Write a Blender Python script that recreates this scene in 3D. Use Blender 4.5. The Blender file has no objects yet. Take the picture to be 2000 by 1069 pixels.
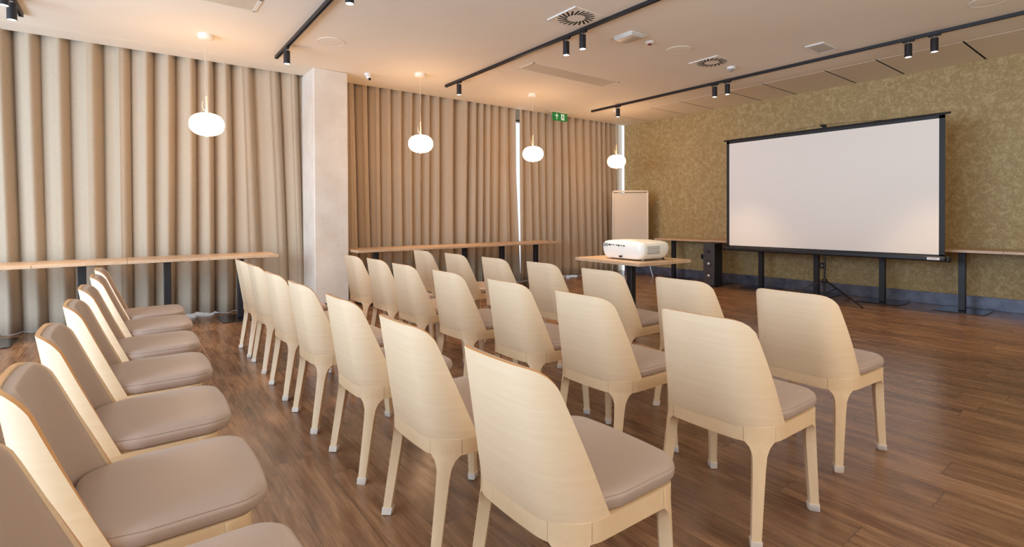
import bpy, math, random
from mathutils import Vector, Matrix

# ------------------------------------------------------------------ camera, world, lights, exposure
scn = bpy.context.scene
COL = scn.collection
random.seed(7)
PI = math.pi
H_EYE, F_PX, YAW, ROLL, VPY, PITCH = 1.22, 996.715, 0.646838628, -0.00434131827, 431.24, -0.00898491814
s_, c_ = math.sin(YAW), math.cos(YAW)
R0 = Vector((c_, -s_, 0))
FW = Vector((s_*math.cos(PITCH), c_*math.cos(PITCH), math.sin(PITCH)))
U0 = Vector((-s_*math.sin(PITCH), -c_*math.sin(PITCH), math.cos(PITCH)))
RR = math.cos(ROLL)*R0 + math.sin(ROLL)*U0
UU = math.cos(ROLL)*U0 - math.sin(ROLL)*R0
cam_d = bpy.data.cameras.new('camera')
cam = bpy.data.objects.new('camera', cam_d); COL.objects.link(cam)
cam.matrix_world = Matrix(((RR.x, UU.x, -FW.x, 0), (RR.y, UU.y, -FW.y, 0), (RR.z, UU.z, -FW.z, H_EYE), (0, 0, 0, 1)))
cam_d.sensor_width = 36; cam_d.lens = F_PX/2000*36
cam_d.shift_y = -(534.5-VPY)/2000
cam_d.clip_start = 0.03
scn.camera = cam

world = bpy.data.worlds.new('world'); scn.world = world; world.use_nodes = True
bg = world.node_tree.nodes['Background']
bg.inputs[0].default_value = (0.86, 0.93, 1.0, 1); bg.inputs[1].default_value = 1.0

def area_light(name, loc, direction, sx, sy, power, color):
    d = bpy.data.lights.new(name, 'AREA'); d.shape = 'RECTANGLE'; d.size = sx; d.size_y = sy
    d.energy = power; d.color = color
    o = bpy.data.objects.new(name, d); COL.objects.link(o); o.location = loc
    o.rotation_euler = Vector(direction).to_track_quat('-Z', 'Y').to_euler()
    return o
# daylight through the glazed side of the room behind the first row of chairs
area_light('daylight_or_fill', (-4.32, 3.0, 1.62), (1, 0, 0.12), 6.4, 2.7, 560, (0.56, 0.76, 1.0))
# added warm fill behind the camera, aimed up to brighten the ceiling
area_light('daylight_or_fill', (2.6, -2.42, 1.75), (0.25, 1, 1.3), 4.6, 2.2, 105, (1.0, 0.88, 0.68))

vs = scn.view_settings
vs.view_transform = 'Standard'; vs.look = 'None'; vs.gamma = 1; vs.use_curve_mapping = False
vs.exposure = 0.32
scn.cycles.max_bounces = 8; scn.cycles.diffuse_bounces = 5; scn.cycles.glossy_bounces = 4
scn.cycles.sample_clamp_indirect = 6; scn.cycles.caustics_reflective = False; scn.cycles.caustics_refractive = False
scn.cycles.use_denoising = True

CEIL = 3.186; XR = 8.72; YC = 7.43; XL = -4.2; YF = -2.5; YB = 7.95

# ------------------------------------------------------------------ materials
def srgb(r, g, b):
    f = lambda v: ((v/255+0.055)/1.055)**2.4 if v/255 > 0.04045 else v/255/12.92
    return (f(r), f(g), f(b), 1)
def mat(name, col, rough=0.5, metal=0.0, **kw):
    m = bpy.data.materials.new(name); m.use_nodes = True
    b = m.node_tree.nodes['Principled BSDF']
    b.inputs['Base Color'].default_value = col
    b.inputs['Roughness'].default_value = rough; b.inputs['Metallic'].default_value = metal
    for k, v in kw.items(): b.inputs[k].default_value = v
    return m
def nd(m, typ, **kw):
    n = m.node_tree.nodes.new(typ)
    for k, v in kw.items(): setattr(n, k, v)
    return n
def lk(m, a, b): m.node_tree.links.new(a, b)
def coords(m, scale=(1, 1, 1), rot=(0, 0, 0), kind='Object'):
    t = nd(m, 'ShaderNodeTexCoord'); p = nd(m, 'ShaderNodeMapping')
    p.inputs['Scale'].default_value = scale; p.inputs['Rotation'].default_value = rot
    lk(m, t.outputs[kind], p.inputs['Vector']); return p.outputs['Vector']
def noise(m, vec, scale=5, detail=4, rough=0.5, dist=0.0):
    n = nd(m, 'ShaderNodeTexNoise'); n.inputs['Scale'].default_value = scale; n.inputs['Detail'].default_value = detail
    n.inputs['Roughness'].default_value = rough; n.inputs['Distortion'].default_value = dist
    lk(m, vec, n.inputs['Vector']); return n.outputs['Fac']
def ramp(m, fac, stops):
    r = nd(m, 'ShaderNodeValToRGB'); e = r.color_ramp.elements
    e[0].position, e[0].color = stops[0]; e[1].position, e[1].color = stops[-1]
    for p, c in stops[1:-1]:
        x = e.new(p); x.color = c
    lk(m, fac, r.inputs['Fac']); return r.outputs['Color']
def mix(m, fac, a, b, mode='MIX'):
    n = nd(m, 'ShaderNodeMix', data_type='RGBA', blend_type=mode)
    if isinstance(fac, (int, float)): n.inputs[0].default_value = fac
    else: lk(m, fac, n.inputs[0])
    for i, v in ((6, a), (7, b)):
        if isinstance(v, tuple): n.inputs[i].default_value = v
        else: lk(m, v, n.inputs[i])
    return n.outputs[2]
def math_(m, op, a, b=None):
    n = nd(m, 'ShaderNodeMath', operation=op)
    for i, v in enumerate((a, b)):
        if v is None: continue
        if isinstance(v, (int, float)): n.inputs[i].default_value = v
        else: lk(m, v, n.inputs[i])
    return n.outputs[0]
def bump(m, h, strength=0.2, dist=0.01):
    n = nd(m, 'ShaderNodeBump'); n.inputs['Strength'].default_value = strength; n.inputs['Distance'].default_value = dist
    lk(m, h, n.inputs['Height']); lk(m, n.outputs['Normal'], m.node_tree.nodes['Principled BSDF'].inputs['Normal'])
def base(m, c): lk(m, c, m.node_tree.nodes['Principled BSDF'].inputs['Base Color'])
def rough(m, c): lk(m, c, m.node_tree.nodes['Principled BSDF'].inputs['Roughness'])

def wood(name, c1, c2, scale, r=0.4, fine=90):
    m = mat(name, c1, r)
    m.node_tree.nodes['Principled BSDF'].inputs['Specular IOR Level'].default_value = .7
    v = coords(m, scale)
    a = noise(m, v, 2.2, 3, .55, .6); b = noise(m, v, fine/6, 2, .5)
    f = math_(m, 'ADD', math_(m, 'MULTIPLY', a, .65), math_(m, 'MULTIPLY', b, .35))
    base(m, ramp(m, f, [(0.3, c2), (0.68, c1)]))
    bump(m, b, .05, .002)
    return m
M = {}
M['ply'] = wood('birch_plywood', srgb(229, 202, 168), srgb(223, 192, 155), (2, 1.0, 26), .38)
M['ply_edge'] = mat('plywood_edge', srgb(205, 152, 100), .5)
M['joint'] = mat('glue_joint', srgb(150, 110, 72), .6)
M['beech'] = wood('beech_wood', srgb(230, 200, 162), srgb(222, 188, 147), (3, 3, 3), .4)
M['table_wood'] = wood('oak_laminate', srgb(214, 182, 150), srgb(192, 156, 122), (3, 3, 3), .38)
M['proj_wood'] = M['table_wood']
M['leather'] = mat('taupe_leather', srgb(172, 148, 134), .40)
_v = coords(M['leather']); bump(M['leather'], noise(M['leather'], _v, 260, 2), .08, .001)
M['leather'].node_tree.nodes['Principled BSDF'].inputs['Sheen Weight'].default_value = .15
M['cap'] = mat('clear_plastic_cap', srgb(235, 220, 204), .3, 0, **{'Transmission Weight': .15})
M['black'] = mat('black_powder_coat', srgb(27, 26, 31), .42)
M['black_gloss'] = mat('black_gloss', srgb(20, 20, 24), .18)
M['black_matte'] = mat('black_matte', srgb(18, 16, 17), .55)
M['white_plastic'] = mat('white_plastic', srgb(232, 230, 226), .35)
M['projector_white'] = mat('projector_white', srgb(238, 234, 226), .3)
M['grey_plastic'] = mat('grey_plastic', srgb(150, 148, 146), .4)
M['steel'] = mat('brushed_steel', srgb(190, 190, 195), .3, .9)
M['brass'] = mat('pale_brass', srgb(228, 205, 178), .4, .0)
M['void'] = mat('gap_shade_black', srgb(10, 8, 8), .9)  # near-black colour stands in for the shade inside gaps and slots

# painted ceiling
m = M['ceiling'] = mat('ceiling_paint', srgb(240, 230, 218), .75)
v = coords(m); base(m, ramp(m, noise(m, v, .8, 3), [(.3, srgb(240, 230, 212)), (.7, srgb(245, 236, 220))]))
bump(m, noise(m, v, 120, 2), .04, .002)
M['panel'] = mat('ceiling_panel_paint', srgb(242, 231, 212), .7)
# plastered pillar
m = M['plaster'] = mat('old_plaster', srgb(222, 210, 196), .7)
v = coords(m); n1 = noise(m, v, 3, 6, .6); n2 = noise(m, v, 28, 3, .6)
base(m, mix(m, ramp(m, n2, [(.66, (0, 0, 0, 1)), (.74, (1, 1, 1, 1))]), ramp(m, n1, [(.3, srgb(212, 198, 182)), (.7, srgb(228, 218, 206))]), srgb(196, 182, 168)))
bump(m, n1, .25, .01)
M['white_wall'] = mat('white_wall_paint', srgb(230, 226, 220), .7)
M['skirting_dark'] = mat('dark_skirting', srgb(40, 36, 36), .5)
# floor
m = M['floor'] = mat('walnut_plank_floor', srgb(110, 75, 52), .3)
tc = nd(m, 'ShaderNodeTexCoord'); sep = nd(m, 'ShaderNodeSeparateXYZ'); lk(m, tc.outputs['Object'], sep.inputs[0])
pid = math_(m, 'FLOOR', math_(m, 'DIVIDE', sep.outputs[0], .19))
wn = nd(m, 'ShaderNodeTexWhiteNoise', noise_dimensions='1D'); lk(m, pid, wn.inputs['W'])
yy = math_(m, 'ADD', sep.outputs[1], math_(m, 'MULTIPLY', wn.outputs['Value'], 1.22))
jid = math_(m, 'FLOOR', math_(m, 'DIVIDE', yy, 1.22))
wn2 = nd(m, 'ShaderNodeTexWhiteNoise', noise_dimensions='2D')
cb0 = nd(m, 'ShaderNodeCombineXYZ'); lk(m, pid, cb0.inputs[0]); lk(m, jid, cb0.inputs[1]); lk(m, cb0.outputs[0], wn2.inputs['Vector'])
cb = nd(m, 'ShaderNodeCombineXYZ')
lk(m, math_(m, 'MULTIPLY', sep.outputs[0], 5.0), cb.inputs[0]); lk(m, math_(m, 'MULTIPLY', sep.outputs[1], .85), cb.inputs[1])
lk(m, math_(m, 'MULTIPLY', wn2.outputs['Value'], 37.0), cb.inputs[2])
g1 = noise(m, cb.outputs[0], 1.3, 6, .62, 1.5)
cb2 = nd(m, 'ShaderNodeCombineXYZ')
lk(m, math_(m, 'MULTIPLY', sep.outputs[0], 26.0), cb2.inputs[0]); lk(m, math_(m, 'MULTIPLY', sep.outputs[1], 1.3), cb2.inputs[1])
lk(m, math_(m, 'MULTIPLY', wn2.outputs['Value'], 11.0), cb2.inputs[2])
g2 = noise(m, cb2.outputs[0], 2.5, 4, .6, .3)
gg = math_(m, 'ADD', math_(m, 'MULTIPLY', g1, .62), math_(m, 'MULTIPLY', g2, .38))
wc = ramp(m, gg, [(.30, srgb(74, 49, 34)), (.43, srgb(112, 78, 55)), (.55, srgb(142, 104, 75)), (.70, srgb(172, 132, 100))])
tone = math_(m, 'ADD', math_(m, 'MULTIPLY', wn2.outputs['Value'], .28), .84)
tn = nd(m, 'ShaderNodeCombineXYZ'); [lk(m, tone, tn.inputs[i]) for i in range(3)]
wc = mix(m, 1.0, wc, tn.outputs[0], 'MULTIPLY')
fx = math_(m, 'FRACT', math_(m, 'DIVIDE', sep.outputs[0], .19)); fy = math_(m, 'FRACT', math_(m, 'DIVIDE', yy, 1.22))
sx = math_(m, 'LESS_THAN', math_(m, 'MINIMUM', fx, math_(m, 'SUBTRACT', 1.0, fx)), .009)
sy = math_(m, 'LESS_THAN', math_(m, 'MINIMUM', fy, math_(m, 'SUBTRACT', 1.0, fy)), .0016)
seam = math_(m, 'MAXIMUM', sx, sy)
wc = mix(m, math_(m, 'MULTIPLY', seam, .6), wc, srgb(42, 28, 22))
base(m, wc)
rough(m, ramp(m, g2, [(.3, (.20,)*3+(1,)), (.7, (.33,)*3+(1,))]))
bump(m, math_(m, 'SUBTRACT', math_(m, 'MULTIPLY', g2, .25), seam), .12, .002)
# patterned wallpaper
m = M['wallpaper'] = mat('floral_wallpaper', srgb(150, 130, 92), .6)
v = coords(m)
vo = nd(m, 'ShaderNodeTexVoronoi', feature='SMOOTH_F1'); vo.inputs['Scale'].default_value = 7.5; vo.inputs['Smoothness'].default_value = .35
nv = nd(m, 'ShaderNodeTexNoise'); nv.inputs['Scale'].default_value = 9; lk(m, v, nv.inputs['Vector'])
vm = nd(m, 'ShaderNodeVectorMath', operation='MULTIPLY_ADD'); lk(m, nv.outputs['Color'], vm.inputs[0]); vm.inputs[1].default_value = (.16, .16, .16); lk(m, v, vm.inputs[2])
lk(m, vm.outputs[0], vo.inputs['Vector'])
wv = nd(m, 'ShaderNodeMath', operation='SINE'); lk(m, math_(m, 'MULTIPLY', vo.outputs['Distance'], 22.0), wv.inputs[0])
big = noise(m, v, 13, 4, .6, .8); fin = noise(m, v, 60, 3, .6)
f = math_(m, 'ADD', math_(m, 'MULTIPLY', wv.outputs[0], .05), math_(m, 'ADD', math_(m, 'MULTIPLY', big, .6), math_(m, 'MULTIPLY', fin, .4)))
base(m, ramp(m, f, [(.36, srgb(160, 134, 86)), (.5, srgb(172, 147, 98)), (.62, srgb(190, 167, 122))]))
bump(m, f, .06, .003)
# baseboard metal
m = M['baseboard'] = mat('blue_grey_baseboard', srgb(104, 108, 124), .28, .25)
v = coords(m); base(m, ramp(m, noise(m, v, 6, 5, .65), [(.35, srgb(84, 88, 104)), (.7, srgb(122, 126, 142))]))
# curtain fabric
m = M['curtain'] = mat('taupe_curtain_fabric', srgb(180, 162, 140), .9)
v = coords(m, (1, 1, .35)); base(m, ramp(m, noise(m, v, 180, 2), [(.3, srgb(176, 156, 132)), (.7, srgb(186, 167, 144))]))
m.node_tree.nodes['Principled BSDF'].inputs['Sheen Weight'].default_value = .25
# glass: see-through with a slight reflection
m = M['glass'] = bpy.data.materials.new('window_glass'); m.use_nodes = True
nt = m.node_tree; nt.nodes.clear()
o_ = nt.nodes.new('ShaderNodeOutputMaterial'); mx = nt.nodes.new('ShaderNodeMixShader'); tr = nt.nodes.new('ShaderNodeBsdfTransparent'); gl = nt.nodes.new('ShaderNodeBsdfGlossy')
gl.inputs['Roughness'].default_value = .03; mx.inputs[0].default_value = .06
nt.links.new(tr.outputs[0], mx.inputs[1]); nt.links.new(gl.outputs[0], mx.inputs[2]); nt.links.new(mx.outputs[0], o_.inputs[0])
def emit(name, col, st):
    m = mat(name, col, .5); b = m.node_tree.nodes['Principled BSDF']
    b.inputs['Emission Color'].default_value = col; b.inputs['Emission Strength'].default_value = st; return m
M['globe'] = emit('opal_glass_glow', (1.0, .62, .34, 1), 16.0)
M['lens'] = emit('spot_lens_glow', (1.0, .88, .72, 1), 25.0)
M['screen'] = mat('matte_white_screen', srgb(244, 236, 228), .7)
M['board_frame'] = mat('flipchart_frame', srgb(238, 224, 204), .4)
M['board'] = mat('flipchart_board', srgb(222, 204, 182), .4)
M['green'] = emit('exit_green', srgb(20, 120, 55), .25)
M['sign_white'] = emit('exit_white', srgb(225, 235, 225), .3)
M['red'] = mat('red_plastic', srgb(120, 20, 15), .4)
M['label'] = mat('white_label', srgb(225, 225, 230), .4)
M['grille'] = mat('beige_grille', srgb(222, 206, 182), .6)
M['diffuser'] = mat('frosted_diffuser', srgb(205, 200, 192), .3)
M['cone'] = mat('speaker_cone', srgb(70, 68, 70), .4)

# ------------------------------------------------------------------ mesh helpers
class MB:
    def __init__(s): s.v = []; s.f = []; s.mi = []
    def add(s, vs, fs, mi=0):
        o = len(s.v); s.v += [tuple(p) for p in vs]; s.f += [tuple(i+o for i in f) for f in fs]; s.mi += [mi]*len(fs)
    def box(s, a, b, mi=0):
        x0, y0, z0 = a; x1, y1, z1 = b
        s.add([(x0,y0,z0),(x1,y0,z0),(x1,y1,z0),(x0,y1,z0),(x0,y0,z1),(x1,y0,z1),(x1,y1,z1),(x0,y1,z1)],
              [(0,3,2,1),(4,5,6,7),(0,1,5,4),(1,2,6,5),(2,3,7,6),(3,0,4,7)], mi)
    def loft(s, rings, cap=True, mi=0, closed=True):
        n = len(rings[0]); vs = [p for r in rings for p in r]; fs = []
        for j in range(len(rings)-1):
            for i in range(n if closed else n-1):
                k = (i+1) % n
                fs.append((j*n+i, j*n+k, (j+1)*n+k, (j+1)*n+i))
        if cap: fs.append(tuple(reversed(range(n)))); fs.append(tuple((len(rings)-1)*n+i for i in range(n)))
        s.add(vs, fs, mi)
    def tube(s, pts, r, n=10, mi=0):
        pts = [Vector(p) for p in pts]; rings = []
        rs = r if isinstance(r, (list, tuple)) else [r]*len(pts)
        for i, p in enumerate(pts):
            d = (pts[min(i+1, len(pts)-1)]-pts[max(i-1, 0)]).normalized()
            a = d.cross(Vector((0, 0, 1)) if abs(d.z) < .95 else Vector((1, 0, 0))).normalized(); b = d.cross(a)
            rings.append([p+a*math.cos(t)*rs[i]+b*math.sin(t)*rs[i] for t in [2*PI*k/n for k in range(n)]])
        s.loft(rings, True, mi)
    def bar(s, a, b, w, h, up=(0, 0, 1), mi=0):
        a = Vector(a); b = Vector(b); d = (b-a).normalized(); x = d.cross(Vector(up)).normalized(); u = x.cross(d)
        s.loft([[p+x*w/2*i+u*h/2*j for i, j in ((-1,-1),(1,-1),(1,1),(-1,1))] for p in (a, b)], True, mi)
    def lathe(s, prof, c=(0, 0, 0), n=32, mi=0):
        s.loft([[(c[0]+r*math.cos(2*PI*k/n), c[1]+r*math.sin(2*PI*k/n), c[2]+z) for k in range(n)] for r, z in prof], True, mi)
    def poly(s, pts, nrm, th, mi=0):
        nrm = Vector(nrm)*th; pts = [Vector(p) for p in pts]
        s.loft([pts, [p+nrm for p in pts]], True, mi)
    def build(s, name, mats, parent=None, smooth=None, bevel=0, seg=2):
        me = bpy.data.meshes.new(name); me.from_pydata(s.v, [], s.f)
        mats = mats if isinstance(mats, (list, tuple)) else [mats]
        for m in mats: me.materials.append(m)
        me.polygons.foreach_set('material_index', s.mi)
        import bmesh
        bm = bmesh.new(); bm.from_mesh(me); bmesh.ops.recalc_face_normals(bm, faces=bm.faces); bm.to_mesh(me); bm.free()
        if smooth is not None:
            me.polygons.foreach_set('use_smooth', [True]*len(me.polygons)); me.set_sharp_from_angle(angle=math.radians(smooth))
        me.update()
        o = bpy.data.objects.new(name, me); COL.objects.link(o)
        if parent: o.parent = parent
        if bevel:
            b = o.modifiers.new('bevel', 'BEVEL'); b.width = bevel; b.segments = seg; b.limit_method = 'ANGLE'; b.angle_limit = math.radians(40)
            if smooth is None:
                me.polygons.foreach_set('use_smooth', [True]*len(me.polygons)); me.set_sharp_from_angle(angle=math.radians(40))
            b.harden_normals = False
        return o
def tag(o, label, cat, group=None, kind=None):
    o['label'] = label; o['category'] = cat
    if group: o['group'] = group
    if kind: o['kind'] = kind
    return o
def empty(name, loc, rz, label, cat, group=None):
    o = bpy.data.objects.new(name, None); o.empty_display_size = .1; COL.objects.link(o)
    o.location = loc; o.rotation_euler = (0, 0, rz)
    return tag(o, label, cat, group)
def copy_tree(o, parent=None):
    c = o.copy(); COL.objects.link(c); c.parent = parent
    for ch in list(o.children): copy_tree(ch, c)
    return c
def struct(name, mb, mats, label, cat, **kw):
    return tag(mb.build(name, mats, **kw), label, cat, None, 'structure')
def roundpoly(pts, n=8):
    """pts: (x, y, radius) ccw polygon -> dense rounded outline"""
    out = []; L = len(pts)
    for i in range(L):
        p = Vector(pts[i][:2]); r = pts[i][2]; a = Vector(pts[i-1][:2]); b = Vector(pts[(i+1) % L][:2])
        if r <= 0: out.append(p); continue
        u = (a-p).normalized(); w = (b-p).normalized(); ang = u.angle(w); t = r/math.tan(ang/2)
        c = p+(u+w).normalized()*(r/math.sin(ang/2))
        s = p+u*t-c; e = p+w*t-c; tot = s.angle_signed(e) if s.length else 0
        for k in range(n+1):
            th = -tot*k/n
            out.append(c+Vector((s.x*math.cos(th)-s.y*math.sin(th), s.x*math.sin(th)+s.y*math.cos(th))))
    return out
def inset(pts, d):
    out = []; n = len(pts)
    for i in range(n):
        e = pts[(i+1) % n]-pts[i-1]; e = e.normalized() if e.length > 1e-9 else Vector((1, 0))
        out.append(pts[i]+Vector((-e.y, e.x))*d)
    return out
def resample(pts, step):
    out = []; n = len(pts)
    for i in range(n):
        a, b = pts[i], pts[(i+1) % n]; k = max(1, int((b-a).length/step))
        for j in range(k): out.append(a+(b-a)*j/k)
    return out
def interp(x, tab):
    if x <= tab[0][0]: return tab[0][1]
    for (a, u), (b, w) in zip(tab, tab[1:]):
        if x <= b: return u+(w-u)*(x-a)/(b-a)
    return tab[-1][1]

# ------------------------------------------------------------------ room shell
b = MB(); b.box((XL-.1, YF-.1, -.1), (XR+.1, YB+.1, 0)); struct('floor', b, M['floor'], 'walnut brown plank floor running towards the curtains', 'floor')
b = MB()
b.box((XL-.1, YF-.1, CEIL), (7.615, YC, CEIL+.12))
b.box((7.615, YF-.1, CEIL+.05), (XR+.1, YC, CEIL+.12))
b.box((XL-.1, YC, CEIL+.25), (XR+.1, YB+.1, CEIL+.3))
b.box((XL-.1, YC-.001, CEIL+.05), (XR+.1, YC+.03, CEIL+.3))
struct('ceiling', b, M['ceiling'], 'flat off-white ceiling over the whole room', 'ceiling')
b = MB()
for i, dy in enumerate((0, .018, .036, .054)):
    for x0, x1 in ((XL, 1.95), (2.9, 6.1)):
        if x0 > 0 and i in (1, 2): continue
        b.box((x0, 7.03+dy*1.6, CEIL-.0015), (x1, 7.033+dy*1.6, CEIL+.01))
struct('trim_1', b, M['grille'], 'fine slot lines of the linear air outlet along the curtains', 'trim')
# access panels above the patterned wall, with dark gaps
b = MB(); b.box((7.618, YF, CEIL+.004), (XR, YC, CEIL+.05)); struct('trim_2', b, M['void'], 'near-black backing sheet, painted shade in the ceiling panel gaps', 'trim')
ys = [YF, -1.3, -.7, .15, .75, 1.55, 2.40, 2.995, 3.85, 4.42, 5.29, 5.9, 6.76, YC]
for i in range(len(ys)-1):
    b = MB(); b.box((7.619, ys[i]+.011, CEIL-.003), (XR, ys[i+1]-.011, CEIL+.003))
    struct('trim_%d' % (i+3), b, M['panel'], 'flat ceiling access panel above the patterned wall, %s' % ('wide' if ys[i+1]-ys[i] > .7 else 'narrow'), 'ceiling panel', bevel=.003)
b = MB(); b.box((XR, YF-.1, 0), (XR+.1, YC+.02, CEIL+.1)); struct('wall_right', b, M['wallpaper'], 'olive floral wallpaper wall behind the projection screen', 'wall')
b = MB(); b.box((XR-.012, YF, 0), (XR, YC-.0, .165)); struct('baseboard_right', b, M['baseboard'], 'blue-grey metal baseboard along the wallpaper wall', 'baseboard', bevel=.003)
# glazed side behind the chairs
b = MB()
b.box((XL-.1, YF-.1, 0), (XL, -.2, CEIL)); b.box((XL-.1, 6.2, 0), (XL, YB+.1, CEIL)); b.box((XL-.1, -.2, 0), (XL, 6.2, .12)); b.box((XL-.1, -.2, 3.02), (XL, 6.2, CEIL))
struct('wall_left', b, M['white_wall'], 'white wall around the glazed side of the room', 'wall')
b = MB()
b.box((XL-.1, YF-.1, 0), (.2, YF, CEIL)); b.box((5.0, YF-.1, 0), (XR+.1, YF, CEIL)); b.box((.2, YF-.1, 0), (5, YF, .6)); b.box((.2, YF-.1, 2.9), (5, YF, CEIL))
struct('wall_front', b, M['white_wall'], 'white wall behind the photographer', 'wall')
b = MB()
b.box((XL, YB, CEIL-.1), (XR, YB+.1, CEIL+.3)); b.box((1.9, YB-.2, 0), (2.5, YB+.1, CEIL+.2)); b.box((XR-.3, YB-.35, 0), (XR+.1, YB+.1, CEIL+.3))
struct('wall_back', b, M['white_wall'], 'white window wall hidden behind the curtains', 'wall')
def window(name, a, c, axis, nm, label):
    """frame with mullions between corners a and c"""
    fb = MB(); w = .05
    (x0, y0, z0), (x1, y1, z1) = a, c
    if axis == 'x':
        for k in range(nm+1):
            x = x0+(x1-x0)*k/nm; fb.box((x-w/2, y0, z0), (x+w/2, y1, z1))
        for z in (z0, z1): fb.box((x0, y0, z-w/2 if z > z0 else z), (x1, y1, z+w/2))
    else:
        for k in range(nm+1):
            y = y0+(y1-y0)*k/nm; fb.box((x0, y-w/2, z0), (x1, y+w/2, z1))
        for z in (z0, z1): fb.box((x0, y0, z-w/2 if z > z0 else z), (x1, y1, z+w/2))
    fo = struct(name, fb, M['white_plastic'], label, 'window')
    g = MB()
    if axis == 'x': g.box((x0, (y0+y1)/2-.004, z0), (x1, (y0+y1)/2+.004, z1))
    else: g.box(((x0+x1)/2-.004, y0, z0), ((x0+x1)/2+.004, y1, z1))
    g.build('glass_pane', M['glass'], fo)
window('window_1', (XL, YB, .0), (1.9, YB+.06, CEIL-.1), 'x', 4, 'window behind the left curtain')
window('window_2', (2.5, YB, .0), (8.4, YB+.06, CEIL-.1), 'x', 6, 'window behind the curtains right of the pillar')
window('window_3', (XL-.08, -.2, .12), (XL-.03, 6.2, 3.02), 'y', 5, 'tall glazing at the side behind the first row of chairs')
window('window_4', (.2, YF-.08, .6), (5.0, YF-.03, 2.9), 'x', 4, 'made-up unseen window behind the photographer')  # unseen opening, added to go with the warm fill light
# plastered pillar and round column
b = MB(); b.box((1.972, 6.92, .0), (2.425, YB-.1, CEIL)); struct('wall_pillar', b, M['plaster'], 'square plastered pillar between the two curtained bays', 'pillar', bevel=.012)
b = MB(); b.box((1.962, 6.908, 0), (2.437, 6.925, .07)); b.box((1.958, 6.908, 0), (1.975, YC+.1, .07)); b.box((2.42, 6.908, 0), (2.44, YC+.1, .07))
struct('baseboard_pillar', b, M['skirting_dark'], 'low black skirting around the plastered pillar', 'baseboard', bevel=.003)
b = MB(); b.lathe([(.125, 0), (.125, CEIL+.2)], (8.59, 7.66, 0), 40); struct('wall_column', b, M['white_wall'], 'round white column in the corner beyond the curtain', 'column', smooth=40)

# ------------------------------------------------------------------ curtains
def vnoise(seed):
    rnd = random.Random(seed); t = [rnd.uniform(-1, 1) for _ in range(512)]
    def f(x):
        i = math.floor(x); u = x-i; u = u*u*(3-2*u); return t[i % 512]*(1-u)+t[(i+1) % 512]*u
    return f
def curtain(x0, x1, seed, label, period=.205, edge=0, gaps=(), close=0):
    n1, n2, n3, n4 = [vnoise(seed+k) for k in range(4)]
    nx = int((x1-x0)/.0085); nz = 16; rings = []
    zt = CEIL+.12
    mb = MB(); vs = []; fs = []
    for j in range(nz+1):
        t = j/nz; low = 1-t
        for i in range(nx+1):
            x = x0+(x1-x0)*i/nx
            ph = 2*PI*(x/period+.60*n1(x*1.7)+low*.42*n2(x*2.1+t*.5))
            A = .064+.020*n3(x*3)+low*.014*n2(x*2.2)
            y = YC+.045 + A*(2*(.5+.5*math.sin(ph+.5*math.sin(ph)))**(1.7+.5*n4(x*1.3))-.75)+.006*math.sin(3*ph+2*n4(x*3)) + low*.014*n3(x*1.7+5) - .03*low*low*abs(n4(x*1.1))
            xx = x+.012*math.sin(2*ph+.6)+low*.02*n1(x*1.9+t)
            z0 = .003+max([0]+[g*max(0, 1-abs(x-c)/w)**.5 for c, w, g in gaps])
            if edge: xx += edge*(.055*(1-abs(2*t-1.0)) if t > .5 else .055*1.0)*max(0, 1-abs(x-(x1 if edge > 0 else x0))/.35)
            if close: xx += close*max(0, .62-t)*max(0, 1-abs(x-x1)/.3)
            vs.append((xx, y, z0+(zt-z0)*t))
    w = nx+1
    for j in range(nz):
        for i in range(nx): fs.append((j*w+i, j*w+i+1, (j+1)*w+i+1, (j+1)*w+i))
    mb.add(vs, fs)
    o = mb.build('curtain', M['curtain'], smooth=180)
    sm = o.modifiers.new('thickness', 'SOLIDIFY'); sm.thickness = .003
    return tag(o, label, 'curtain', 'floor-length pleated curtains')
curtain(XL+.05, 1.98, 11, 'taupe pleated full-height curtain left of the plastered pillar', .235, gaps=((.62, .3, .03),))
curtain(2.46, 5.72, 31, 'taupe pleated full-height curtain immediately right of the plastered pillar', .20, gaps=((5.3, .2, .03),), close=.16)
curtain(5.80, 8.40, 51, 'taupe pleated full-height curtain beside the wallpaper wall, behind the green exit sign', .19, edge=1, gaps=((6.35, .14, .035), (6.95, .35, .035), (8.0, .3, .02)))

# ------------------------------------------------------------------ chairs
def plan(s, z, off):
    """horizontal section of the bent back: s = signed arc length from the centre, off = inward offset"""
    t = (z-.43)/.40
    xb = -.188-.066*t**1.0+.010*math.sin(PI*max(0, min(1, t)))*0
    hw = .237-.012*t; rc = .125
    a = abs(s); sg = 1 if s >= 0 else -1
    L1 = hw-rc; L2 = rc*PI/2
    if a < L1: p = Vector((xb, a)); n = Vector((1, 0))
    elif a < L1+L2:
        th = (a-L1)/rc; p = Vector((xb+rc*(1-math.cos(th)), L1+rc*math.sin(th))); n = Vector((math.cos(th), -math.sin(th)))
    else: p = Vector((xb+rc+(a-L1-L2), hw)); n = Vector((0, -1))
    p = p+n*off
    bow = .012*math.cos(min(1, p.y/hw)*PI/2)
    return Vector((p.x-bow, p.y*sg, .43+(z-.43)*1.02))
SMAX = [(.42,.335),(.43,.332),(.50,.310),(.57,.289),(.64,.2675),(.70,.249),(.75,.2335),(.78,.223),(.795,.213),(.81,.197),(.82,.178),(.826,.155),(.829,.13)]
def shell_grid(off_f, zs, sc, N=26, sub=0):
    return [[plan(i/N*(interp(z, SMAX)*sc-sub), z, off_f(i/N, k/(len(zs)-1))) for i in range(-N, N+1)] for k, z in enumerate(zs)]
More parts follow.
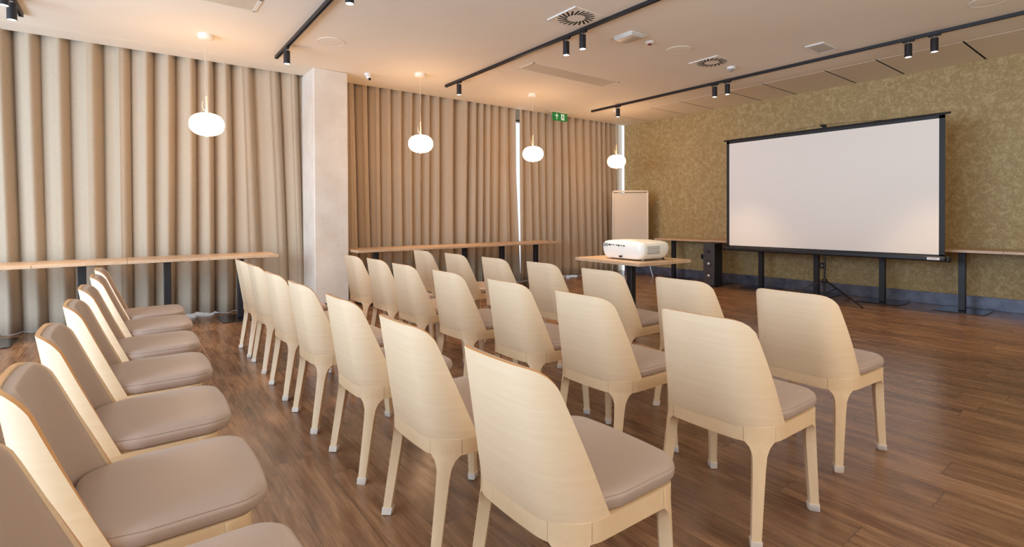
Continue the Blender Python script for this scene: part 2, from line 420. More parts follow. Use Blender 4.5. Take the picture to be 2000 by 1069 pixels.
def closed_shell(mb, A, B, rim_mi=0):
    nr = len(A); nc = len(A[0]); vs = [p for r in A for p in r]+[p for r in B for p in r]; o = nr*nc; fs = []
    for j in range(nr-1):
        for i in range(nc-1):
            a = j*nc+i; fs.append((a, a+1, a+nc+1, a+nc)); fs.append((o+a, o+a+nc, o+a+nc+1, o+a+1))
    rim = []
    for i in range(nc-1): rim.append((i, o+i, o+i+1, i+1)); a = (nr-1)*nc+i; rim.append((a, a+1, o+a+1, o+a))
    for j in range(nr-1): a = j*nc; rim.append((a, a+nc, o+a+nc, o+a)); a += nc-1; rim.append((a, o+a, o+a+nc, a+nc))
    k = len(fs); mb.add(vs, fs+rim); 
    for q in range(len(mb.mi)-len(rim), len(mb.mi)): mb.mi[q] = rim_mi
ZS = [.428,.46,.49,.52,.55,.58,.61,.64,.67,.70,.725,.75,.765,.78,.79,.80,.808,.815,.820,.8235,.8262,.8280,.829]
def make_chair():
    root = empty('plywood_chair', (0, 0, 0), 0, '', 'chair')
    # bent plywood back
    mb = MB(); closed_shell(mb, shell_grid(lambda s, t: 0, ZS, 1), shell_grid(lambda s, t: .0125, ZS, 1), 1)
    mb.build('backrest_shell', [M['ply'], M['ply_edge']], root, smooth=45)
    # padded lining
    zp = [.44]+[q-.006 for q in ZS[1:]]
    def th(s, t):
        e = 1-(1-min(1, abs(s))**7)*(1-min(1, t)**12); return .0135+.026*math.sqrt(max(0, 1-e))+.001
    def th2(s, t): return .0135
    mb = MB(); closed_shell(mb, shell_grid(th, zp, .985, sub=.004), shell_grid(th2, zp, .985, sub=.004))
    mb.build('backrest_pad', M['leather'], root, smooth=60)
    # cushion
    P = roundpoly([(-.137, .188, .080), (-.137, -.188, .080), (-.052, -.224, .10), (.010, -.2385, .12), (.284, -.238, .075), (.284, .238, .075), (.010, .2385, .12), (-.052, .224, .10)], 8)
    P = resample(P, .02)
    P = [Vector((p.x+(.016*(1-(p.y/.24)**2) if p.x > .2 else 0), p.y)) for p in P]
    if sum(P[i].x*P[(i+1) % len(P)].y-P[(i+1) % len(P)].x*P[i].y for i in range(len(P))) < 0: P.reverse()
    rings = []
    for z, d in ((.4335, .016), (.436, .006), (.444, .0), (.462, -.002), (.4705, .0005), (.4722, .0035), (.474, .0015), (.480, .0055), (.485, .0125), (.4885, .023)):
        rings.append([(p.x, p.y, z) for p in inset(P, d)])
    last = inset(P, .023); c = Vector((.09, 0))
    for k, z in ((.82, .4925), (.6, .496), (.35, .498), (.1, .4985)):
        rg = []
        for p in last:
            d = p-c; a_ = math.atan2(d.y, d.x); R_ = (abs(math.cos(a_)/.20)**3.2+abs(math.sin(a_)/.205)**3.2)**(-1/3.2)
            q = c+d*k; q2 = c+Vector((math.cos(a_), math.sin(a_)))*R_*k; w_ = min(1, (1-k)*2.2)
            q = q*(1-w_)+q2*w_; rg.append((q.x, q.y, z))
        rings.append(rg)
    mb = MB(); mb.loft(rings); mb.build('seat_cushion', M['leather'], root, smooth=60)
    # seat rail
    rp = [(-.186, .2365, .125), (-.186, -.2365, .125), (.246, -.2435, .05), (.246, .2435, .05)]
    O = resample(roundpoly(rp, 14), .04)
    if sum(O[i].x*O[(i+1) % len(O)].y-O[(i+1) % len(O)].x*O[i].y for i in range(len(O))) < 0: O.reverse()
    O = [Vector((p.x-(.012*math.cos(min(1, abs(p.y)/.237)*PI/2) if p.x < -.05 else 0), p.y)) for p in O]
    I = inset(O, .022)
    mb = MB(); n = len(O); z0, z1 = .374, .432
    vs = [(p.x, p.y, z0) for p in O]+[(p.x, p.y, z1) for p in O]+[(p.x, p.y, z1) for p in I]+[(p.x, p.y, z0) for p in I]; fs = []
    for i in range(n):
        k = (i+1) % n
        for a in range(4): bq = (a+1) % 4; fs.append((a*n+i, a*n+k, bq*n+k, bq*n+i))
    mb.add(vs, fs); mb.build('seat_rail', M['beech'], root, smooth=40)
    # legs
    cum = [0]
    for i in range(n): cum.append(cum[-1]+(O[(i+1) % n]-O[i]).length)
    def at(s):
        s %= cum[-1]
        for i in range(n):
            if s <= cum[i+1]:
                a, c2 = O[i], O[(i+1) % n]; u = (s-cum[i])/max(1e-9, cum[i+1]-cum[i]); p = a+(c2-a)*u; e = (O[(i+2) % n]-O[i-1]).normalized()
                return p, Vector((-e.y, e.x))
    def s_of(x, y):
        return min(((Vector((x, y))-O[i]).length, cum[i]) for i in range(n))[1]
    W = [(0,.0170),(.03,.0178),(.15,.0202),(.28,.0235),(.325,.0265),(.345,.033),(.357,.039),(.365,.046),(.371,.0525),(.376,.058),(.4325,.058)]
    D = [(0,.032),(.15,.037),(.30,.041),(.345,.040),(.376,.034),(.4325,.030)]
    def leg(cx, cy, sx_, sy_, wk):
        s0 = s_of(cx, cy)
        def ring(z, dw=0, dd=0):
            w = interp(z, W)*(wk if z > .33 else 1)+dw; d = interp(z, D)+dd; k = max(0, 1-z/.376)
            sh = Vector((sx_*k, sy_*k)); outer = []; inner = []
            for i in range(9):
                p, nn = at(s0+w*(i/4-1)); outer.append(p-nn*(.0012+dd*.5)+sh)
            pa, na = at(s0); t = Vector((na.y, -na.x))
            p0, q0 = outer[0], outer[-1]
            inner = [q0+na*d*1.0, q0*.5+p0*.5+na*(d+.002), p0+na*d]
            if z < .36 : # keep the section a rounded square
                mid = at(s0)[0]+sh; hw2 = w*.95
                inner = [mid+na*d+(q0-p0).normalized()*hw2*.8, mid+na*(d+.002), mid+na*d-(q0-p0).normalized()*hw2*.8]
            return [(p.x, p.y, z) for p in outer+inner]
        mb = MB(); mb.loft([ring(z) for z in (.004,.03,.08,.15,.22,.28,.31,.325,.337,.347,.356,.364,.370,.376,.40,.4322)])
        for q in (-1, 1):
            jr = []
            for z in (.380, .4318):
                w = .058*wk; p0, n0 = at(s0+q*(w+.0002)); p1, n1 = at(s0+q*(w+.0016))
                jr.append([((p0-n0*.0006).x, (p0-n0*.0006).y, z), ((p1-n1*.0006).x, (p1-n1*.0006).y, z), ((p1+n1*.002).x, (p1+n1*.002).y, z), ((p0+n0*.002).x, (p0+n0*.002).y, z)])
            mb.loft(jr, True, 1)
        lo = mb.build('leg', [M['beech'], M['joint']], root, smooth=50, bevel=.003)
        cb_ = MB(); cb_.loft([ring(z, a, b_) for z, a, b_ in ((0, -.001, .0), (.003, .0025, .005), (.030, .0028, .0055), (.031, .001, .002))])
        cb_.build('foot_cap', M['cap'], lo, smooth=50)
    leg(-.150, .200, -.056, .013, 1.0); leg(-.150, -.200, -.056, -.013, 1.0)
    leg(.232, .229, .014, .010, .95); leg(.232, -.229, .014, -.010, .95)
    return root
proto = make_chair()
ROWS = {   # seat-centre positions per row, listed from the curtain side towards the photographer
 'first': [(.07, 4.94, 0), (.07, 4.36, 0), (.05, 3.70, 0), (.037, 3.05, 0), (.02, 2.37, 0), (.017, 1.73, 0), (.015, 1.12, 0)],
 'second': [(1.048, 5.13, 0), (1.05, 4.54, 0), (1.037, 3.82, 0), (1.036, 3.165, 0), (1.049, 2.475, 0), (1.043, 1.776, 0), (1.05, 1.15, 0)],
 'third': [(2.02, 5.05, 0), (2.035, 4.47, 0), (2.008, 3.84, 0), (2.013, 3.147, 0), (2.022, 2.452, 0), (2.018, 1.82, 0), (2.022, 1.152, 0)],
 'fourth': [(2.90, 5.26, 0), (2.92, 4.57, 0), (2.935, 3.89, 0), (2.96, 3.235, 0), (2.925, 2.54, 0), (2.90, 1.85, -1), (2.895, 1.19, -3)]}
RN = {'first': 'in the left-hand row whose cushions face us', 'second': 'in the second row from the left', 'third': 'in the third row from the left', 'fourth': 'in the row nearest the projection screen'}
PN = ['end chair nearest the curtains', 'second from the curtains', 'third from the curtains', 'middle of the row', 'third from the near end', 'second from the near end', 'end chair nearest the camera']
first = True
for rn, L in ROWS.items():
    for k, (x, y, r) in enumerate(L):
        o = proto if first else copy_tree(proto); first = False
        o.location = (x, y, 0); o.rotation_euler = (0, 0, math.radians(r))
        o['label'] = 'plywood-backed chair %s, %s' % (RN[rn], PN[k]); o['group'] = 'plywood chairs set out in four rows'

# ------------------------------------------------------------------ pedestal tables
def pedestal(dx, dy, h, colx=0, coly=0):
    t = empty('pedestal_table', (0, 0, 0), 0, '', 'table')
    b = MB(); b.box((-dx/2+.001, -dy/2+.001, h-.032), (dx/2-.001, dy/2-.001, h)); b.build('tabletop', M['table_wood'], t, bevel=.002)
    b = MB(); b.box((colx-.034, coly-.034, .012), (colx+.034, coly+.034, h-.04)); b.box((colx-.16, coly-.16, h-.044), (colx+.16, coly+.16, h-.0322)); b.build('column', M['black'], t, bevel=.004)
    b = MB(); b.box((colx-.225, coly-.25, 0), (colx+.225, coly+.25, .010)); b.build('base_plate', M['black_gloss'], t, bevel=.003)
    return t
pt = pedestal(.734, .64, .768, -.01, -.055)
names1 = ['at the far left edge of view', 'its base plate cut by the frame', 'behind the left-hand row of chairs', 'right end, beside the plastered pillar']
for k in range(4):
    o = pt if k == 0 else copy_tree(pt); o.location = (-1.10+.735*k, 6.97, 0)
    o['label'] = 'narrow oak-topped pedestal table against the left curtain, '+names1[k]; o['group'] = 'oak-topped tables along the curtains'
names2 = ['touching the pillar', 'second from the pillar', 'middle of the five', 'second from the right end', 'right end, free corner']
for k in range(5):
    o = copy_tree(pt); o.location = (2.82+.733*k, 6.97, 0)
    o['label'] = 'oak-topped pedestal table against the right-hand curtain, '+names2[k]; o['group'] = 'oak-topped tables along the curtains'
wt = pedestal(.62, .85, .785, .0, 0)
names3 = ['left end, behind the flipchart', 'behind the loudspeaker', 'behind the left part of the projection screen', 'behind the middle of the projection screen', 'behind the right part of the projection screen', 'just right of the projection screen', 'at the right edge of view']
wt0 = pedestal(.62, .64, .785, 0, .10)
for k in range(7):
    o = wt0 if k == 0 else wt if k == 1 else copy_tree(wt); o.location = (8.385, 5.85 if k == 0 else 5.955-.85*k, 0)
    o['label'] = 'oak-topped pedestal table along the wallpaper wall, '+names3[k]; o['group'] = 'oak-topped tables along the wallpaper wall'
PJ = pedestal(.93, .76, .768, 0, 0)
PJ.location = (4.26, 3.55, 0); PJ.rotation_euler = (0, 0, math.radians(90-4))
PJ['label'] = 'small square oak-topped pedestal table carrying the white projector'
del PJ['category']; PJ['category'] = 'table'

# ------------------------------------------------------------------ projector
pr = empty('projector', (4.25, 3.47, .768), math.radians(-3), 'large white video projector standing on the small pedestal table', 'projector')
b = MB(); rings = []
for z, ex, bo in ((.012, -.045, 0), (.02, -.028, 0), (.045, -.010, 0), (.075, 0, 0), (.105, 0, 0), (.128, -.006, 0), (.142, -.022, 0), (.150, -.05, 0), (.156, -.11, 0), (.158, -.17, 0)):
    P = roundpoly([(-.205-ex*.35, .255+ex, .05), (-.205-ex*.35, -.255-ex, .05), (.205+ex*.9, -.255-ex, .10), (.205+ex*.9, .255+ex, .10)], 8)
    rings.append([(p.x-.012*math.cos(p.y/.26*PI/2) if p.x < 0 else p.x, p.y, z) for p in P])
b.loft(rings); b.build('body', M['projector_white'], pr, smooth=50)
for y, z, w, h in ((.135, .118, .014, .014), (.105, .119, .007, .007), (.082, .119, .007, .007), (.045, .118, .014, .006), (.020, .115, .008, .012), (-.01, .116, .016, .006), (-.045, .114, .014, .008), (.03, .137, .05, .007), (-.002, .029, .025, .014)):
    b = MB(); x0 = -.222 if z < .13 else -.200
    b.box((x0 if z > .05 else -.2215, y-w/2, z-h/2), (x0+.012 if z > .05 else -.185, y+w/2, z+h/2)); b.build('port', M['black_matte'], pr, bevel=.0008)
b = MB(); b.box((-.2195, .165, .104), (-.205, .215, .130)); b.build('rear_vent', M['grey_plastic'], pr)
b = MB()
for k in range(5): b.box((-.14, -.2565, .055+.013*k), (.02, -.250, .061+.013*k))
b.build('side_vent', M['grey_plastic'], pr)
b = MB(); b.tube([(.19, .06, .085), (.222, .06, .085)], .042, 24); b.build('lens', M['black_gloss'], pr, smooth=40)
for x, y in ((-.13, -.19), (-.13, .17), (.14, 0)):
    b = MB(); b.lathe([(.012, 0), (.014, .004), (.010, .008), (.010, .02)], (x, y, 0), 16); b.build('foot', M['grey_plastic'], pr, smooth=40)
b = MB(); b.lathe([(.012, 0), (.014, .004), (.010, .008), (.010, .02)], (.14, -.19, 0), 16); b.build('foot', M['black_matte'], pr, smooth=40)

pr.scale = (1.12, 1.12, 1.28)
# ------------------------------------------------------------------ projection screen on tripod
XS = 7.74
sc = empty('projection_screen', (XS, 3.12, 0), 0, 'wide white tripod projection screen with black borders before the wallpaper wall', 'projection screen')
b = MB(); b.box((.0, -1.33, .735), (.006, 1.325, 2.365)); b.build('screen_fabric', M['screen'], sc)
b = MB()
b.box((-.001, -1.385, .72), (.008, -1.33, 2.40)); b.box((-.001, 1.325, .72), (.008, 1.37, 2.40)); b.box((-.001, -1.385, 2.365), (.008, 1.37, 2.41)); b.box((-.001, -1.385, .70), (.008, 1.37, .735))
b.build('border', M['black_matte'], sc)
b = MB(); b.tube([(0.004, -1.435, 2.418), (0.004, 1.42, 2.418)], .013, 12); b.build('top_bar', M['black_matte'], sc, smooth=40)
b = MB(); b.box((-.035, -1.40, .655), (.045, 1.40, .720)); b.build('case', M['black'], sc, bevel=.018, seg=3)
b = MB(); b.box((-.038, -1.44, .652), (.048, -1.40, .722)); b.box((-.038, 1.40, .652), (.048, 1.43, .722)); b.build('end_cap', M['black_matte'], sc, bevel=.012)
b = MB(); b.box((-.0375, -1.345, .672), (-.034, -1.225, .703)); lb = b.build('maker_label', M['label'], sc); lb['label'] = 'white label with grey mark'
b = MB(); b.tube([(-.0378, -1.245, .690), (-.0378, -1.248, .682), (-.0378, -1.254, .680), (-.0378, -1.260, .682), (-.0378, -1.262, .690)], .0018, 6)
for k in range(6): b.box((-.0385, -1.278-.009*k, .683), (-.0372, -1.272-.009*k, .683+(.012 if k in (0, 3) else .008)))
b.build('label_mark', M['grey_plastic'], lb)
b = MB(); b.tube([(.075, -.05, .08), (.075, -.05, 2.46)], .0125, 12); b.build('pole', M['black'], sc, smooth=40)
b = MB(); b.box((.04, -.07, 2.42), (.09, -.03, 2.48)); b.box((-.01, -.062, 2.455), (.06, -.02, 2.478)); b.build('top_hook', M['black_matte'], sc, bevel=.003)
b = MB(); b.tube([(.0, .02, 2.472), (.0, .35, 2.452), (.0, .62, 2.43)], .0022, 6); b.tube([(.0, -.02, 2.472), (.0, -.5, 2.452), (.0, -.75, 2.43)], .0022, 6); b.build('cord', M['black_matte'], sc)
b = MB(); b.lathe([(.03, 0), (.036, .01), (.036, .045), (.028, .055)], (.075, -.05, .265), 20); b.build('hub', M['black_matte'], sc, smooth=40)
for ang in (-108, -12, 124):
    a = math.radians(ang); dx, dy = math.cos(a), math.sin(a)
    b = MB(); b.bar((.075+.03*dx, -.05+.03*dy, .290), (.075+.54*dx, -.05+.54*dy, .012), .022, .014); b.bar((.075+.02*dx, -.05+.02*dy, .115), (.075+.26*dx, -.05+.26*dy, .165), .014, .006)
    b.tube([(.075+.525*dx, -.05+.525*dy, .024), (.075+.55*dx, -.05+.55*dy, .008)], .012, 10)
    b.build('tripod_leg', M['black'], sc, bevel=.002)

# ------------------------------------------------------------------ flipchart
A0 = math.radians(-37.06+0)   # board normal faces the camera
fc = empty('flipchart', (8.05, 6.73, 0), A0, 'tall flipchart easel with blank beige board in the far corner', 'flipchart')
# local: x right, y away from the camera
b = MB(); b.box((-.335, -.010, .66), (.335, .010, 1.675)); b.build('board', M['board'], fc)
b = MB(); b.box((-.36, -.028, .65), (-.335, .018, 1.70)); b.box((.335, -.028, .65), (.36, .018, 1.70)); b.box((-.36, -.018, .64), (.36, .018, .67))
b.build('frame', M['board_frame'], fc, bevel=.006)
b = MB(); b.box((-.35, -.045, 1.690), (.35, .025, 1.720)); b.build('clamp_bar', M['board_frame'], fc, bevel=.008)
b = MB(); b.box((-.33, -.06, .642), (.33, -.018, .654)); b.build('pen_tray', M['board_frame'], fc, bevel=.003)
for x0, y0, x1, y1 in ((-.27, -.0, -.42, -.16), (.27, 0, .42, -.12), (0, .03, 0, .50)):
    b = MB(); b.tube([(x0, y0, 1.2 if y1 > 0 else .66), (x1, y1, .0)], .010, 10); b.build('leg', M['steel'], fc, smooth=40)

# ------------------------------------------------------------------ loudspeaker
sp = empty('loudspeaker', (7.90, 4.905, 0), 0, 'black floor-standing loudspeaker left of the projection screen', 'loudspeaker')
b = MB(); b.box((.0, -.105, .02), (.24, .105, .742)); b.build('cabinet', M['black'], sp, bevel=.006)
b = MB(); b.box((-.012, -.100, .03), (.0, .100, .735)); b.build('baffle', mat('graphite_baffle', srgb(72, 70, 74), .35), sp, bevel=.004)
for z, r in ((.395, .062), (.19, .062)):
    b = MB(); n = 28
    rings = [[(-.013-dx, q*math.cos(t), z+q*math.sin(t)) for t in [2*PI*k/n for k in range(n)]] for q, dx in ((r, 0), (r, .006), (r-.008, .006), (r-.012, .0), (r*.45, -.002))]
    b.loft(rings, False); b.loft([rings[-1], [(-.0125, 0.0001*math.cos(2*PI*k/n), z+.0001*math.sin(2*PI*k/n)) for k in range(n)]], False)
    w_ = b.build('woofer', M['cone'], sp, smooth=50)
    b = MB(); rr = [[(-.016-.022*math.sin(u), .031*math.cos(u)*math.cos(t), z+.031*math.cos(u)*math.sin(t)) for t in [2*PI*k/n for k in range(n)]] for u in (0, .3, .6, .9, 1.2, 1.5)]
    b.loft(rr); b.build('dust_cap', M['steel'], w_, smooth=80)
b = MB(); b.tube([(-.0135, 0, .60), (-.004, 0, .60)], .030, 24); b.build('tweeter', M['black_matte'], sp, smooth=40)
b = MB(); b.box((-.01, -.115, 0), (.25, .115, .02)); b.build('plinth', M['black_matte'], sp, bevel=.004)

# ------------------------------------------------------------------ wall sockets
for y, z, lab in ((5.52, .435, 'black wall socket on the wallpaper left of the loudspeaker'), (3.46, .42, 'dark wall socket on the wallpaper behind the screen tripod')):
    t = empty('wall_socket', (XR, y, z), 0, lab, 'socket', 'wall sockets')
    b = MB(); b.box((-.012, -.055, -.045), (0, .055, .045)); b.build('cover_plate', M['black'], t, bevel=.003)
    b = MB(); b.tube([(-.014, 0, 0), (-.006, 0, 0)], .02, 16); b.build('outlet', M['black_gloss'] if y > 5 else M['grey_plastic'], t, smooth=40)

# ------------------------------------------------------------------ lighting tracks and spotlights
TR = [(-.79, 6.74, -2.2, 'black lighting track at the upper left corner of the ceiling'),
      (1.475, 6.70, -2.2, 'black lighting track on the ceiling left of centre, ending near the pillar'),
      (3.83, 6.69, -2.2, 'black lighting track running down the middle of the ceiling'),
      (6.95, 6.71, -2.2, 'black lighting track on the ceiling nearest the wallpaper wall')]
for x, y1, y0, lab in TR:
    t = empty('lighting_track', (x, y1, CEIL), 0, lab, 'lighting track', 'ceiling lighting tracks')
    b = MB(); L = y1-y0
    b.box((-.018, -L, -.034), (-.006, 0, 0)); b.box((.006, -L, -.034), (.018, 0, 0)); b.box((-.006, -L, -.012), (.006, 0, 0))
    b.build('rail', M['black'], t)
    b = MB(); b.box((-.019, -.002, -.036), (.019, .008, 0)); b.build('end_cap', M['black_matte'], t, bevel=.002)
def make_spot():
    t = empty('track_spotlight', (0, 0, 0), 0, '', 'spotlight')
    b = MB(); b.box((-.016, -.055, -.052), (.016, .055, -.034)); b.build('adapter', M['black_matte'], t, bevel=.003)
    b = MB(); b.tube([(0, 0, -.052), (0, 0, -.075)], .009, 12); b.build('swivel', M['steel'], t, smooth=40)
    b = MB(); b.lathe([(.026, -.070), (.034, -.072), (.035, -.080), (.035, -.218), (.0325, -.220), (.0318, -.214), (.0318, -.206)], (0, 0, 0), 32); b.build('housing', M['black'], t, smooth=40)
    b = MB(); b.lathe([(.030, -.2105), (.028, -.214)], (0, 0, 0), 32); b.build('lens', M['lens'], t, smooth=40)
    return t
sp0 = make_spot()
def spot_light(parent, aim, power):
    d = bpy.data.lights.new('spot_beam', 'SPOT'); d.energy = power; d.color = (1.0, .72, .44); d.spot_size = math.radians(58); d.spot_blend = .6; d.shadow_soft_size = .03
    o = bpy.data.objects.new('spot_beam', d); COL.objects.link(o); o.parent = parent; o.location = (0, 0, -.235)
    o.rotation_euler = Vector(aim).to_track_quat('-Z', 'Y').to_euler()
SP = [(-.79, 6.25, 0, 'black track spotlight at the upper left edge of view, further one'), (-.79, 5.86, 0, 'black track spotlight at the upper left corner, nearer one'),
      (1.475, 6.2, 0, 'black track spotlight above the left curtain near the pillar'), (1.475, 4.15, 0, 'track spotlight cut by the top frame, only its lit lens in view'),
      (3.83, 6.32, 0, 'black spotlight at the curtain end of the middle track'), (3.83, 4.08, 0, 'left spotlight of the close pair on the middle track'), (3.83, 3.83, 0, 'right spotlight of the close pair on the middle track'),
      (6.95, 6.08, 0, 'black spotlight at the curtain end of the screen-side track'), (6.95, 4.22, 0, 'left spotlight of the pair above the left part of the screen'), (6.95, 4.02, 0, 'right spotlight of the pair above the left part of the screen'),
      (6.95, 1.88, 0, 'left spotlight of the pair above the right end of the screen'), (6.95, 1.65, 0, 'right spotlight of the pair above the right end of the screen')]
first = True
for k, (x, y, r, lab) in enumerate(SP):
    t = sp0 if k == 0 else copy_tree(sp0)
    t.location = (x, y, CEIL); t['label'] = lab; t['group'] = 'black cylinder spotlights on the tracks'
for k, o in enumerate([o for o in COL.objects if o.name.startswith('track_spotlight')]):
    spot_light(o, (0, 0, -1), 55 if o.location.x > 6 else 80)

# ------------------------------------------------------------------ pendant lamps
def make_pendant():
    t = empty('pendant_lamp', (0, 0, 0), 0, '', 'pendant lamp')
    b = MB(); b.lathe([(.078, 0), (.078, -.022), (.072, -.040), (.050, -.050), (.006, -.053)], (0, 0, 0), 32); b.build('ceiling_rose', M['ceiling'], t, smooth=60)
    z = 2.222-CEIL
    b = MB()
    pts = [(0.004*math.sin(k*.9)+.010*math.sin(k/14*PI*2)*(-1 if k < 8 else 1), .006*math.cos(k*.7)-.006, -.05+(z+.305+.05)*k/14) for k in range(15)]
    b.tube(pts, .0022, 6); b.build('cable', M['brass'], t, smooth=60)
    b = MB(); b.tube([(0, 0, z+.125), (0, 0, z+.305)], .009, 12)
    b.build('stem', M['brass'], t, smooth=40)
    b = MB(); b.tube([(0, 0, z+.30), (-.022, .0, z+.285), (-.040, 0, z+.24), (-.044, 0, z+.19), (-.030, 0, z+.155), (-.006, 0, z+.145)], .0022, 6); b.build('cable_loop', M['brass'], t, smooth=60)
    prof = []
    for k in range(25):
        u = -PI/2+PI*k/24; c = math.cos(u); s = math.sin(u)
        prof.append((max(.004, .167*abs(c)**.80), z+.121*math.copysign(abs(s)**.92, s)))
    b = MB(); b.lathe(prof, (0, 0, 0), 48); b.build('glass_globe', M['globe'], t, smooth=80)
    b = MB(); b.lathe([(.006, z-.138), (.013, z-.134), (.013, z-.122), (.009, z-.116)], (0, 0, 0), 16); b.build('finial', M['brass'], t, smooth=40)
    return t
pp = make_pendant()
for k, (x, lab) in enumerate(((.70, 'glowing flattened-globe pendant hanging before the left curtain'), (3.245, 'glowing flattened-globe pendant just right of the pillar'),
                              (5.247, 'glowing flattened-globe pendant below the exit sign'), (7.244, 'glowing flattened-globe pendant before the white corner column'))):
    o = pp if k == 0 else copy_tree(pp)
    o.location = (x, 6.376, CEIL); o['label'] = lab; o['group'] = 'glowing globe pendants along the curtains'

# ------------------------------------------------------------------ ceiling fittings
def diffuser(x, y, lab):
    t = empty('air_diffuser', (x, y, CEIL), 0, lab, 'air vent', 'square swirl air diffusers')
    b = MB(); b.box((-.20, -.20, -.006), (.20, .20, 0)); b.build('plate', M['ceiling'], t, bevel=.003)
    b = MB(); b.bar((-.201, -.20, -.006), (-.201, .20, -.006), .006, .012); b.build('lit_edge', M['white_plastic'], t)  # white strip set in to stand for light along this edge
    b = MB()
    for k in range(20):
        a = 2*PI*k/20; rc = Vector((math.cos(a), math.sin(a))); d = Vector((math.cos(a+.62), math.sin(a+.62))); p = rc*.092; q = p+d*.100; w = Vector((-d.y, d.x))*.0092
        b.poly([(p.x-w.x, p.y-w.y, -.0075), (q.x-w.x, q.y-w.y, -.0075), (q.x+w.x, q.y+w.y, -.0075), (p.x+w.x, p.y+w.y, -.0075)], (0, 0, 1), .001)
    b.build('slots', M['void'], t)  # flat near-black strips, painted shade of the openings
diffuser(3.575, 3.665, 'square swirl air diffuser on the ceiling beside the middle track')
diffuser(6.01, 3.69, 'square swirl air diffuser on the ceiling beside the screen-side track')
def linear(x0, x1, lab):
    t = empty('recessed_air_grille', ((x0+x1)/2, 5.215, CEIL), 0, lab, 'air grille', 'long recessed ceiling grilles')
    h = (x1-x0)/2
    b = MB()
    b.box((-h, -.165, -.006), (-h+.035, .165, 0)); b.box((h-.035, -.165, -.006), (h, .165, 0)); b.box((-h, -.165, -.006), (h, -.145, 0)); b.box((-h, .145, -.006), (h, .165, 0))
    b.build('frame', M['ceiling'], t, bevel=.002)
    b = MB(); b.box((-h+.036, -.144, -.002), (h-.036, .144, 0))
    for k in range(11): b.box((-h+.036, -.134+.026*k, -.005), (h-.036, -.126+.026*k, -.001))
    b.build('slats', M['grille'], t)
linear(4.165, 5.815, 'long beige recessed grille on the ceiling right of the middle track')
linear(-.64, 1.005, 'long pale recessed grille cut by the upper left frame')
for x, y, lab in ((1.853, 5.80, 'round flush ceiling speaker right of the left track'), (5.25, 3.65, 'round flush ceiling speaker in mid ceiling'), (4.02, 5.77, 'round flush ceiling speaker right of the middle track end'), (6.36, 1.11, 'round flush ceiling speaker at the upper right frame edge')):
    t = empty('ceiling_speaker', (x, y, CEIL), 0, lab, 'ceiling speaker', 'round flush ceiling speakers')
    b = MB(); b.lathe([(.148, 0), (.148, -.004), (.142, -.006), (.138, -.004)], (0, 0, 0), 40); b.build('rim', M['ceiling'], t, smooth=30)
    b = MB(); b.lathe([(.1375, -.001), (.1375, -.0035), (.12, -.005)], (0, 0, 0), 40); b.build('mesh_grille', M['ceiling'], t, smooth=30)
t = empty('emergency_light', (4.42, 3.69, CEIL), 0, 'white emergency light box on the ceiling right of the middle track', 'emergency light')
b = MB(); b.box((-.13, -.13, -.012), (.13, .13, 0)); b.build('back_plate', M['white_plastic'], t, bevel=.008)
b = MB(); b.loft([[(-.125, -.125, -.012), (.125, -.125, -.012), (.125, .125, -.012), (-.125, .125, -.012)], [(-.118, -.118, -.04), (.06, -.118, -.04), (.06, .118, -.04), (-.118, .118, -.04)]]); b.build('cover', M['diffuser'], t, bevel=.008)
t = empty('motion_detector', (4.745, 3.68, CEIL), 0, 'small white ceiling detector with a red dome', 'detector')
b = MB(); b.lathe([(.05, 0), (.05, -.008), (.035, -.02), (.026, -.024)], (0, 0, 0), 28); b.build('housing', M['white_plastic'], t, smooth=40)
b = MB(); b.lathe([(.024, -.020), (.022, -.032), (.012, -.038)], (0, 0, 0), 20); b.build('dome', M['red'], t, smooth=60)
t = empty('smoke_detector', (6.42, 3.66, CEIL), 0, 'white smoke detector beside the farther swirl diffuser', 'detector')
b = MB(); b.lathe([(.055, 0), (.055, -.02), (.048, -.03), (.03, -.034)], (0, 0, 0), 28); b.build('housing', M['white_plastic'], t, smooth=40)
b = MB(); b.lathe([(.028, -.032), (.028, -.05), (.016, -.06)], (0, 0, 0), 20); b.build('sensor', M['grey_plastic'], t, smooth=40)
t = empty('ceiling_light', (6.53, 2.60, CEIL), 0, 'small rectangular ceiling fitting with frosted cover before the screen-side track', 'ceiling light')
b = MB()
for a, c in (((-.20, -.10), (.20, -.08)), ((-.20, .08), (.20, .10)), ((-.20, -.08), (-.18, .08)), ((.18, -.08), (.20, .08))): b.box(a+(-.014,), c+(0,))
b.build('frame', M['white_plastic'], t, bevel=.002)
b = MB(); b.box((-.175, -.075, -.016), (.15, .075, 0)); b.build('cover', M['diffuser'], t, bevel=.006)
t = empty('security_camera', (2.66, 6.80, CEIL), 0, 'small white security camera on the ceiling right of the pillar', 'camera')
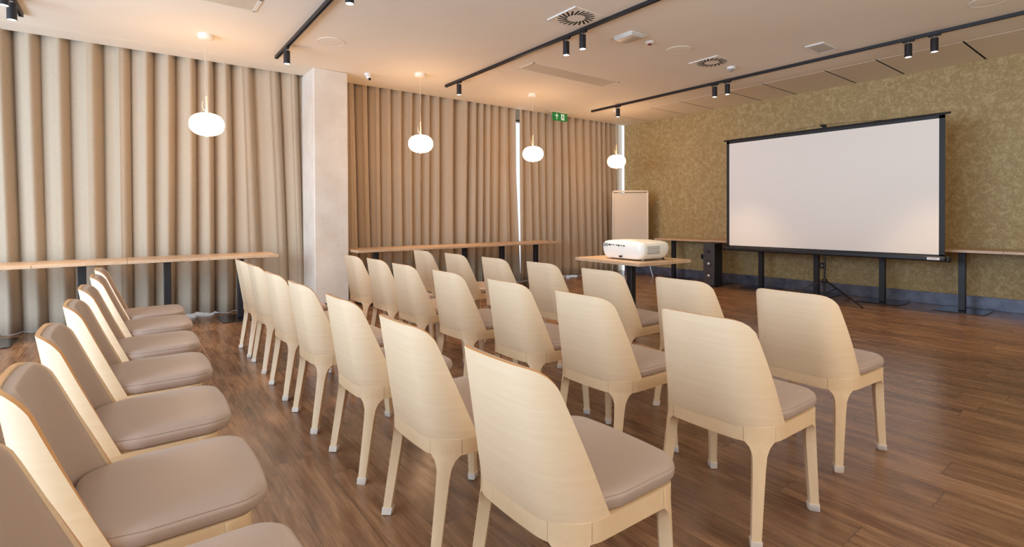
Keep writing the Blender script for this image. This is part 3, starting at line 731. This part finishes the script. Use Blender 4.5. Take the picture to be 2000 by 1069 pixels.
b = MB(); b.lathe([(.045, 0), (.045, -.018), (.036, -.03)], (0, 0, 0), 24); b.build('mount', M['white_plastic'], t, smooth=40)
b = MB(); b.tube([(0, 0, -.02), (.006, -.018, -.05), (.014, -.034, -.075)], [.030, .032, .030], 20); b.build('body', M['white_plastic'], t, smooth=50)
b = MB(); b.tube([(.012, -.032, -.073), (.017, -.042, -.083)], .019, 18); b.build('lens', M['black_gloss'], t, smooth=40)

# exit sign: green panel with an arrow and a running figure at a door
t = empty('exit_sign', (6.57, 7.18, CEIL), 0, 'green exit sign with up arrow and running figure below the ceiling', 'exit sign')
b = MB(); b.box((-.22, -.03, -.018), (.22, .03, 0)); b.build('mount', M['grille'], t, bevel=.004)
b = MB(); b.box((-.185, -.008, -.166), (.185, .008, -.018)); b.build('panel', M['green'], t, bevel=.002)
b = MB(); Y = -.0085
def fp(pts): b.poly([(x, Y, z-.092) for x, z in pts], (0, -1, 0), .0015)
fp([(-.092, -.052), (-.078, -.052), (-.078, .020), (-.092, .020)]); fp([(-.127, .012), (-.115, .002), (-.085, .034), (-.085, .054)]); fp([(-.043, .012), (-.055, .002), (-.085, .034), (-.085, .054)])
b.build('arrow', M['sign_white'], t)
b = MB(); fp([(.025, -.056), (.105, -.056), (.105, .056), (.025, .056)]); dm = b.build('door_symbol', M['sign_white'], t)
b = MB(); Y = -.0102
n = 12; fp([(.072+.010*math.cos(2*PI*k/n), .038+.010*math.sin(2*PI*k/n)) for k in range(n)])
for q in ([(.058, .026), (.078, .022), (.070, -.012), (.052, -.008)], [(.052, -.004), (.066, -.008), (.088, -.030), (.078, -.036)], [(.078, -.036), (.088, -.030), (.080, -.050), (.070, -.050)],
          [(.052, -.008), (.060, -.012), (.048, -.034), (.038, -.030)], [(.038, -.030), (.048, -.034), (.030, -.044), (.028, -.036)], [(.058, .026), (.062, .018), (.040, .006), (.036, .014)], [(.076, .022), (.078, .012), (.096, .002), (.098, .010)]):
    fp(q)
b.build('running_figure', M['green'], dm)
